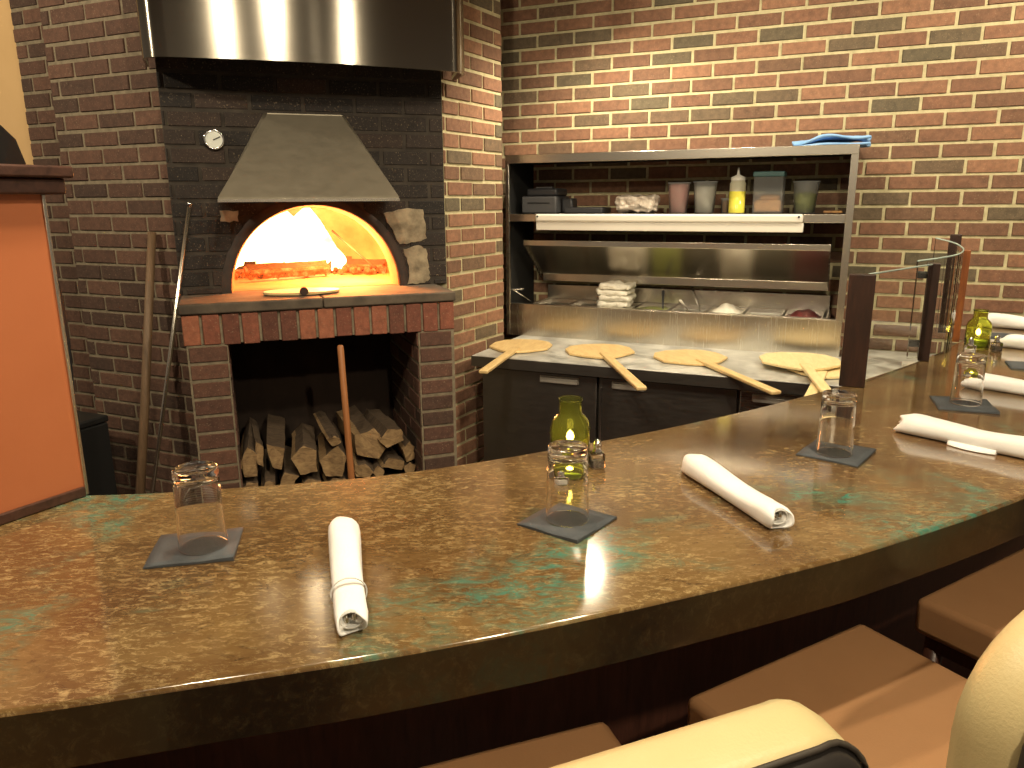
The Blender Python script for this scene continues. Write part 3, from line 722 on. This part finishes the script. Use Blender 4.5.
# ------------------------------------------------------------------ spotlights
def spot_head(loc, aim, lb, first=[None]):  # heads out of view are added to go with their lights
    d = (Vector(aim) - Vector(loc)).normalized()
    t = thing('ceiling_spotlight', lb, 'spotlight', loc, 0, 'warm ceiling spotlights')
    q = Vector((0, 0, -1)).rotation_difference(d).to_matrix().to_4x4()
    mb = MB(); mb.lathe([(.057, -.0), (.060, .004), (.060, .09), (.035, .12), (0, .12)], 24, mtx=q); mb.lathe([(.057, 0), (.052, .03), (0, .032)], 24, mtx=q); mb.build('lamp_can', 'white_plastic', t)
    mb = MB(); mb.lathe([(.051, .010), (.0, .004)], 24, mtx=q); mb.build('bulb', 'bulb', t)
    top = q @ Vector((0, 0, .115)); mb = MB(); mb.tube([top, (top.x, top.y, 3.1 - loc[2])], .009, 8); mb.build('stem', 'black', t)
SL = ['bright round lamp at the top edge in front of the brick wall', 'spotlight above the right side of the brick wall', 'spotlight hung above the gap behind the bar', 'spotlight above the middle of the bar', 'spotlight above the left end of the bar', 'spotlight above the floor before the preparation counter', 'added unseen fill spotlight over the stools on the near side of the bar', 'added unseen spotlight beyond the orange half wall to brighten the beige wall']
for (l, a, p_, c_), lb in zip(LAMPS, SL):
    d = (Vector(a) - Vector(l)).normalized(); spot_head(Vector(l) - d * .06, a, lb)

# ------------------------------------------------------------------ bar
BZ = 1.05
def smoothcurve(pts, n):
    out = []
    P_ = [pts[0]] + list(pts) + [pts[-1]]
    for i in range(1, len(P_) - 2):
        a, b, c, d = [Vector(q) for q in P_[i - 1:i + 3]]
        for k in range(n):
            t = k / n; out.append(.5 * ((2 * b) + (c - a) * t + (2 * a - 5 * b + 4 * c - d) * t * t + (3 * b - a - 3 * c + d) * t ** 3))
    out.append(Vector(pts[-1])); return out
FRONT = [(-1.35, .56), (-.95, .625), (-.551, .706), (-.356, .755), (-.13, .815), (.113, .897), (.42, 1.020), (.615, 1.113), (.93, 1.288), (1.30, 1.535), (1.68, 1.85), (2.1, 2.25), (2.55, 2.75)]
BACK = [(-1.45, 1.32), (-1.1, 1.325), (-.8, 1.330), (-.595, 1.352), (-.225, 1.435), (.197, 1.632), (.52, 1.822), (.797, 2.012), (1.06, 2.215), (1.425, 2.535), (1.70, 2.82), (1.93, 3.07), (2.14, 3.36)]
fr, bk = smoothcurve(FRONT, 6), smoothcurve(BACK, 6)
bar = thing('bar_counter', 'curved glossy brown and teal patina copper bar counter', 'bar counter', (0, 0, 0))
mb = MB(); n = len(fr)
def ringpts(i):
    f, b = fr[i], bk[i]; d = (b - f).normalized(); r = .006
    return [(f.x, f.y, BZ - .08), (f.x, f.y, BZ - r), (f.x + d.x * r * .3, f.y + d.y * r * .3, BZ - r * .3), (f.x + d.x * r, f.y + d.y * r, BZ),
            (b.x - d.x * r, b.y - d.y * r, BZ), (b.x, b.y, BZ - r), (b.x, b.y, BZ - .08)]
R_ = [[mb.V(p) for p in ringpts(i)] for i in range(n)]
for a, b in zip(R_, R_[1:]):
    for k in range(7): mb.face([a[k], a[(k + 1) % 7], b[(k + 1) % 7], b[k]], k in (1, 2, 4), 1 if k == 0 else 0)
mb.face(R_[0]); mb.face(R_[-1][::-1]); mb.build('bar_top', ['bar', 'bar_edge'], bar)
mb = MB(); rings = []
for i in range(n):
    f, b = fr[i], bk[i]; p = f + (b - f) * .55; q = f + (b - f) * .62
    rings.append([(p.x, p.y, 0), (p.x, p.y, BZ - .081), (q.x, q.y, BZ - .081), (q.x, q.y, 0)])
mb.loft(rings, smooth=False, cap=True); mb.build('bar_front_panel', 'panelwood', bar)

# orange half wall with dark cap, standing on the left of the bar
PA = Vector((-.797, 1.330, 0)); pang = math.atan2(.867, .498)
part = thing('half_wall', 'orange painted half wall with dark wooden cap at bar left end', 'partition', (PA.x, PA.y, BZ), pang)
mb = MB(); mb.box(-1.0, -.004, .0, .11, .001, .545); mb.build('painted_panel', 'orange', part)
mb = MB(); mb.box(-.004, .0025, -.004, .114, .001, .545, .001); mb.build('metal_edge_trim', 'steel_plain', part)
mb = MB(); mb.box(-1.0, .030, -.022, .135, .545, .572, .004); mb.build('lower_cap_board', 'cap', part)
mb = MB(); mb.box(-1.0, .040, -.034, .147, .572, .592, .004); mb.build('cap_board', 'cap', part)
mb = MB(); mb.box(-1.0, -.006, -.009, 0, .001, .019, .002); mb.build('base_trim', 'cap', part)
# support under the part of the half wall that leaves the bar
# person in black beyond the half wall
def person():
    t = thing('person', 'person in black, only a rounded dark edge showing above the half wall', 'person', (-1.60, 2.35, 0), R(65))
    me = bpy.data.meshes.new('body'); bm = bmesh.new()
    J = {'pel': (-.0, 0, .95, .125), 'wst': (0, 0, 1.1, .11), 'chest': (0, .0, 1.34, .12), 'nk': (0, 0, 1.50, .065), 'hd0': (0, -.01, 1.60, .075), 'hd1': (0, -.02, 1.70, .098), 'hd2': (0, 0, 1.78, .07)}
    ed = [('pel', 'wst'), ('wst', 'chest'), ('chest', 'nk'), ('nk', 'hd0'), ('hd0', 'hd1'), ('hd1', 'hd2')]
    for sd, sx in (('l', -1), ('r', 1)):
        J.update({'sh' + sd: (sx * .155, 0, 1.40, .055), 'el' + sd: (sx * .19, .02, 1.16, .045), 'wr' + sd: (sx * .16, -.02, .92, .032), 'hn' + sd: (sx * .15, -.05, .82, .03),
                  'hip' + sd: (sx * .10, 0, .9, .10), 'kn' + sd: (sx * .11, -.02, .5, .065), 'an' + sd: (sx * .11, .02, .09, .045), 'to' + sd: (sx * .12, -.15, .04, .035)})
        ed += [('chest', 'sh' + sd), ('sh' + sd, 'el' + sd), ('el' + sd, 'wr' + sd), ('wr' + sd, 'hn' + sd), ('pel', 'hip' + sd), ('hip' + sd, 'kn' + sd), ('kn' + sd, 'an' + sd), ('an' + sd, 'to' + sd)]
    names = list(J); vs = [bm.verts.new(J[k][:3]) for k in names]
    for a, b in ed: bm.edges.new((vs[names.index(a)], vs[names.index(b)]))
    bm.to_mesh(me); bm.free(); o = bpy.data.objects.new('body', me); scn.collection.objects.link(o); o.parent = t
    sk = o.modifiers.new('skin', 'SKIN'); sk.use_smooth_shade = True
    for i, k in enumerate(names): me.skin_vertices[0].data[i].radius = (J[k][3], J[k][3] * .8)
    me.skin_vertices[0].data[0].use_root = True
    su = o.modifiers.new('sub', 'SUBSURF'); su.levels = 2; su.render_levels = 2
    me.materials.append(M['blackcloth'])
    mb = MB(); mb.lathe([(0, -.06), (.09, -.04), (.135, .03), (.142, .10), (.125, .17), (.08, .225), (0, .245)], 28, (0, .015, 1.60)); mb.build('hair', 'hair', t)
person()

# ------------------------------------------------------------------ glass guard and posts
def post(name, x, y, w, dpt, h, a, m, lb):
    t = thing('guard_post', lb, 'post', (x, y, BZ), a, 'wooden posts of the glass guard')
    mb = MB(); mb.box(-w / 2, w / 2, -dpt / 2, dpt / 2, .0006, h, .002); mb.build('post_body', m, t); return t
post('p', .982, 2.125, .068, .030, .322, R(-22), 'post', 'widest dark wooden post at the bar back edge beside the counter')
p2 = post('p', 1.372, 2.475, .036, .040, .322, R(-24), 'post', 'slim black-brown post between the two glass guard panels')
for z in (.045, .272):
    mb = MB(); mb.box(-.048, -.018, -.012, .012, z, z + .022, .003); mb.build('glass_clamp', 'black', p2)
post('p', 1.668, 2.81, .034, .035, .340, R(-30), 'post_red', 'reddish-brown lit post at the far end of the glass guard')
post('p', 1.735, 3.00, .040, .035, .388, R(-30), 'post', 'dark taller post just behind and left of the reddish post')
def pane(path, h0, h1, lb):
    t = thing('glass_guard', lb, 'glass panel', (path[0][0], path[0][1], BZ), 0)
    P_ = [Vector((x - path[0][0], y - path[0][1], 0)) for x, y in path]; th = .003
    mb = MB(); rings = []; er = []
    for i, p in enumerate(P_):
        d = (P_[min(i + 1, len(P_) - 1)] - P_[max(0, i - 1)]).normalized(); nn = Vector((-d.y, d.x, 0)) * th; h = h0 + (h1 - h0) * i / (len(P_) - 1)
        rings.append([(p.x - nn.x, p.y - nn.y, .002), (p.x - nn.x, p.y - nn.y, h), (p.x + nn.x, p.y + nn.y, h), (p.x + nn.x, p.y + nn.y, .002)])
        er.append((p.x, p.y, h + .0015))
    mb.loft(rings, smooth=False, cap=True); mb.build('pane', 'pane', t)
    mb = MB(); mb.tube(er, .0028, 6); mb.build('polished_edge', 'pane_edge', t)
pane([(1.008 + (1.355 - 1.008) * k / 6, 2.145 + (2.455 - 2.145) * k / 6) for k in range(7)], .318, .318, 'flat clear glass guard between the wide post and slim post')
gp = smoothcurve([(1.33, 2.50), (1.42, 2.53), (1.52, 2.60), (1.60, 2.71), (1.645, 2.81), (1.662, 2.88), (1.655, 2.93), (1.635, 2.96)], 5)
pane([(p.x, p.y) for p in gp], .325, .375, 'curved clear glass guard between the slim post and reddish post')

# ------------------------------------------------------------------ place settings
def napkin(x, y, a, sx, sy, lb):
    mb = MB(); nn = 8; g = [[], []]
    for l in range(2):
        for i in range(nn + 1):
            row = []
            for j in range(nn + 1):
                u, v = i / nn - .5, j / nn - .5
                z = .0006 + l * (.0028 + .0008 * sin(9 * u + 5 * v)) + (.0012 * l * (u + .5) * 2 * (v < 0))
                row.append(mb.V((u * sx, v * sy, z)))
            g[l].append(row)
    for l in range(2):
        for i in range(nn):
            for j in range(nn): mb.face([g[l][i][j], g[l][i + 1][j], g[l][i + 1][j + 1], g[l][i][j + 1]], True)
    for i in range(nn):
        for (a0, b0) in (((i, 0), (i + 1, 0)), ((i, nn), (i + 1, nn)), ((0, i), (0, i + 1)), ((nn, i), (nn, i + 1))):
            mb.face([g[0][a0[0]][a0[1]], g[0][b0[0]][b0[1]], g[1][b0[0]][b0[1]], g[1][a0[0]][a0[1]]])
    tag(mb.build('cocktail_napkin', 'napkin_black', None, (x, y, BZ), a), lb, 'napkin', 'black paper napkins on the bar')
napkin(-.500, 1.100, R(12), .128, .118, 'black napkin under the leftmost upturned glass')
napkin(.092, 1.190, R(-38), .120, .124, 'black napkin turned diagonally under the glass before green lamp')
napkin(.690, 1.533, R(50), .130, .125, 'black napkin under the glass nearest the wide dark post')
napkin(1.180, 1.910, R(-20), .136, .145, 'black napkin under the glass before the far green lamp')
napkin(1.66, 2.36, R(-25), .13, .13, 'black napkin cut off by the right edge of the picture')
napkin(1.93, 2.90, R(-25), .13, .13, 'farthest black napkin near the brick wall at right')
g0 = thing('water_glass', 'leftmost upturned clear glass on a black napkin', 'glass', (-.488, 1.100, BZ + .0048), 0, 'upturned glasses on black napkins')
mb = MB(); mb.lathe([(.0335, .128), (.0325, .1305), (.029, .131), (0, .1275)], 40)
prof_o = [(.0, .128), (.029, .1305), (.0325, .130), (.0335, .127), (.0338, .11), (.0348, .06), (.0366, .003), (.0368, .001), (.0360, 0), (.0352, .001), (.0346, .004), (.0330, .06), (.0318, .108), (.029, .1115), (.0, .113)]
mb.bm.clear(); mb.tone = mb.bm.faces.layers.float.new('tone') if not mb.bm.faces.layers.float.get('tone') else mb.bm.faces.layers.float.get('tone')
mb.lathe(prof_o, 40); mb.build('tumbler', 'glass', g0)
dup(g0, (.092, 1.193, BZ + .0048), .3, 'upturned clear glass in front of the nearer green lamp', 'upturned glasses on black napkins')
dup(g0, (.682, 1.525, BZ + .0048), .6, 'upturned clear glass near the wide dark post', 'upturned glasses on black napkins')
dup(g0, (1.187, 1.913, BZ + .0048), .9, 'upturned clear glass in front of the farther green lamp', 'upturned glasses on black napkins')
# green oil-candle lamps
lamp0 = thing('candle_lamp', 'nearer green glass bottle lamp with lit candle', 'candle lamp', (.118, 1.478, BZ + .0006), 0, 'green glass candle lamps')
mb = MB(); mb.lathe([(0, 0), (.038, 0), (.0405, .003), (.0405, .078), (.037, .094), (.030, .103), (.0235, .109), (.0225, .118), (.0230, .134), (.0250, .140), (.0232, .140), (.0210, .132), (.0205, .109), (.028, .101), (.0345, .092), (.038, .078), (.038, .006), (0, .005)], 36); mb.build('glass_bottle', 'green_glass', lamp0)
mb = MB(); mb.lathe([(0, .0065), (.034, .0065), (.034, .030), (0, .032)], 24); mb.build('wax', 'wax', lamp0)
mb = MB(); mb.lathe([(0, .047), (.006, .052), (.008, .059), (.006, .067), (0, .074)], 14); mb.build('flame', 'candleflame', lamp0)
mb = MB(); mb.tube([(0, 0, .031), (0, 0, .047)], .001, 6); mb.build('wick', 'black', lamp0)
for p_ in ((.118, 1.478, BZ + .0615), (1.665, 2.665, BZ + .0615)): light('candle_light', p_, .3, (1, .72, .35), 'POINT', size=.005)
dup(lamp0, (1.665, 2.665, BZ + .0006), 0, 'farther green glass bottle lamp near the reddish post', 'green glass candle lamps')
def shaker(x, y, a, fm, lb):
    t = thing('glass_shaker', lb, 'shaker', (x, y, BZ + .0006), a, 'small glass salt and pepper shakers')
    mb = MB(); mb.box(-.014, .014, -.014, .014, 0, .032, .003); mb.build('glass_cube', 'glass', t)
    mb = MB(); mb.box(-.0105, .0105, -.0105, .0105, .003, .018, .001); mb.build('seasoning', fm, t)
    mb = MB(); mb.lathe([(0, .031), (.010, .031), (.010, .036), (.007, .040), (.0085, .046), (.008, .053), (.004, .058), (0, .059)], 20); mb.build('cap', 'chrome', t)
shaker(.172, 1.458, R(10), 'pepper', 'glass pepper shaker right of the nearer green lamp')
shaker(.093, 1.395, R(20), 'salt', 'glass salt shaker left, in front of the nearer green lamp')
shaker(1.705, 2.615, R(10), 'pepper', 'glass shaker right of the farther green lamp')
shaker(1.585, 2.57, R(20), 'salt', 'glass shaker left, in front of the farther green lamp')
# rolled napkins with cutlery
def rolled(x0, y0, x1, y1, rb, seed, lb, L=None):
    rnd = random.Random(seed); a = Vector((x0, y0)); b = Vector((x1, y1)); d = b - a; L = L or d.length
    t = thing('napkin_roll', lb, 'napkin roll', (x0, y0, BZ + .0005), math.atan2(d.y, d.x), 'white cloth napkins rolled around cutlery')
    mb = MB(); rings = []; n = 26
    for i in range(25):
        u = i / 24; w = rb * (1.0 - .10 * u + .05 * sin(5 * u + seed) + (-.22 * (1 - min(1, u * 8)) ** 2) - .10 * max(0, (u - .93) / .07) ** 2)
        h = w * (.80 + .05 * sin(7 * u))
        ring = []
        for k in range(n):
            q = 2 * pi * k / n; c_, s_ = cos(q), sin(q)
            rr_ = 1 + .035 * sin(3 * q + 6 * u + seed) + (.05 if .15 < (q / (2 * pi) + .12 * u) % 1 < .22 else 0)
            y = w * math.copysign(abs(c_) ** .85, c_) * rr_; z = h + h * math.copysign(abs(s_) ** .8, s_) * (rr_ if s_ > 0 else 1)
            ring.append((L * u + .008 * sin(2 * q + seed) * (i in (0, 24)), y, max(0, z)))
        rings.append(ring)
    # rolled-in ends
    def shrink(ring, k, dx):
        cy = sum(p[1] for p in ring) / n; cz = sum(p[2] for p in ring) / n
        return [(p[0] + dx, cy + (p[1] - cy) * k, cz + (p[2] - cz) * k) for p in ring]
    rings = [shrink(rings[0], .15, .0), shrink(rings[0], .55, .004), shrink(rings[0], .88, -.002)] + rings + [shrink(rings[-1], .92, .003), shrink(rings[-1], .84, .0), shrink(rings[-1], .80, -.008), shrink(rings[-1], .3, -.010)]
    mb.loft(rings, cap=True); mb.build('napkin_cloth', 'cloth', t)
    if seed == 3:
        mb = MB(); g = []
        for i in range(13):
            u = .42 + .36 * i / 12; x = L * u; w = rb; e = sin(pi * i / 12)
            g.append([(x, -w * .5, .0010), (x, -w * (1.0 + .32 * e), .0008), (x, -w * (1.0 + .32 * e), .0020), (x, -w * (.98 + .1 * e), .0045), (x, -w * .88, .010)])
        mb.loft(g, closed=True, cap=True); mb.build('napkin_flap', 'cloth', t)
    mb = MB()
    for dy, dz, mi_ in ((-.006, .0, 0), (.004, .003, 0)):
        mb.box(L - .03, L - .002, dy - .0035 + 0, dy + .0035, rb * .82 + dz - .006, rb * .82 + dz + .006, .003)
    mb.build('cutlery_ends', 'steel', t)
    # inner fold seen in the open end
    mb = MB(); mb.lathe([(rb * .62, 0), (rb * .62, .03), (rb * .54, .03), (rb * .54, 0)], 20, mtx=Matrix.Translation((L - .031, 0, rb * .82)) @ Matrix.Rotation(R(90), 4, 'Y') @ Matrix.Scale(.8, 4, (1, 0, 0)))
    mb.build('inner_fold', 'cloth_in', t)
    return t
r = rolled(-.276, 1.140, -.203, .850, .0240, 1, 'white napkin roll pointing at viewer on left half of bar')
mb = MB(); mb.lathe([(.0240, 0), (.0247, .003), (.0244, .006), (.0225, .003)], 30, mtx=Matrix.Translation((.225, 0, .0200)) @ Matrix.Rotation(R(78), 4, 'Y') @ Matrix.Scale(.84, 4, (1, 0, 0))); mb.build('fold_seam', 'cloth_in', r)
rolled(.352, 1.425, .436, 1.150, .0265, 2, 'white napkin roll lying diagonally between the middle glasses')
rolled(.903, 1.685, 1.075, 1.485, .0285, 3, 'white napkin roll between third glass and right picture edge')
rolled(1.305, 2.120, 1.47, 1.94, .0270, 4, 'white napkin roll behind the fourth glass')
rolled(1.775, 2.70, 1.99, 2.50, .030, 5, 'white napkin roll right of the farther green lamp')
rolled(1.975, 3.16, 2.18, 2.98, .034, 6, 'farthest white napkin roll close to the brick wall')

# ------------------------------------------------------------------ bar stools
def stool(fl, ang, width, lb, back_h=1.110, depth=.46, br=.075, bdx=0.0):
    t = thing('bar_stool', lb, 'bar stool', (fl[0], fl[1], 0), ang, 'padded leather bar stools')
    mb = MB(); n = 14
    # cushion: local x along front edge, local y negative toward the viewer
    top = []; 
    def sup(u, v, e=.10):
        return u, v
    mb.box(0, width, -depth, 0, .675, .757, .016, seg=3); o = mb.build('seat', 'leather', t)
    mb = MB(); mb.box(.02, width - .02, -depth + .02, -.02, .640, .676, .004); mb.build('seat_base', 'panelwood', t)
    # backrest: thick upright pad with rounded corners and a rounded top
    def outline(x0, x1, z0, z1, r, n=8):
        o_ = []
        for cx, cz, t0 in ((x1 - r, z1 - r, 0), (x0 + r, z1 - r, pi / 2), (x0 + .03, z0 + .03, pi), (x1 - .03, z0 + .03, 3 * pi / 2)):
            rr_ = r if cz > z0 + .05 else .03
            for k in range(n + 1): q = t0 + pi / 2 * k / n; o_.append((cx + rr_ * cos(q), cz + rr_ * sin(q)))
        return o_
    def ring(ins, y):
        ol = outline(-.012 + ins + bdx, width + .012 - ins + bdx, .77 + ins, back_h - ins, max(.02, br - ins))
        return [(x, y - depth + .075 - .035 * sin(pi * min(1, max(0, x / width))), z) for x, z in ol]
    mb = MB(); mb.loft([ring(.070, .0), ring(.030, -.003), ring(.012, -.014), ring(.003, -.030), ring(0, -.050), ring(.002, -.080), ring(.006, -.098)], cap=True); mb.build('backrest', 'cream', t)
    mb = MB(); mb.loft([ring(.006, -.0985), ring(.012, -.106), ring(.026, -.112), ring(.07, -.114)], cap=True); o = mb.build('rear_panel', 'darkleather', t); o['label'] = 'dark rear panel of the backrest'
    rg = ring(.003, -.098); mb = MB(); mb.tube(rg + [rg[0]], .0035, 6, cap=False); mb.build('piping', 'piping', t)
    for x in (.035, width - .035):
        for y in (-.035, -depth + .035):
            mb = MB(); mb.tube([(x, y, .645), (x + (x - width / 2) * .12, y + (y + depth / 2) * .12, .0)], [.019, .015], 10); mb.build('leg', 'panelwood', t)
    mb = MB(); z = .28; a = (.03, -.03); mb.tube([(.02, -.015, z), (width - .02, -.015, z)], .009, 8); mb.tube([(.02, -depth + .015, z), (width - .02, -depth + .015, z)], .009, 8)
    mb.build('foot_rail', 'steel', t); return t
a1 = math.atan2(.123, .35)
stool((.149 - .47 * cos(a1), 1.078 - .47 * sin(a1)), a1, .47, 'tan padded stool at bottom centre with cream back top showing', 1.082, bdx=.035)
stool((.290, 1.130), R(30), .468, 'tan padded stool with whole seat showing, right of centre', 1.12, br=.17, bdx=.045)
stool((.850, 1.450), R(32), .468, 'tan padded stool at the right edge, partly cut off')
a0 = R(14); stool((-.96, .80), a0, .47, 'tan padded stool below the left part of the bar', )
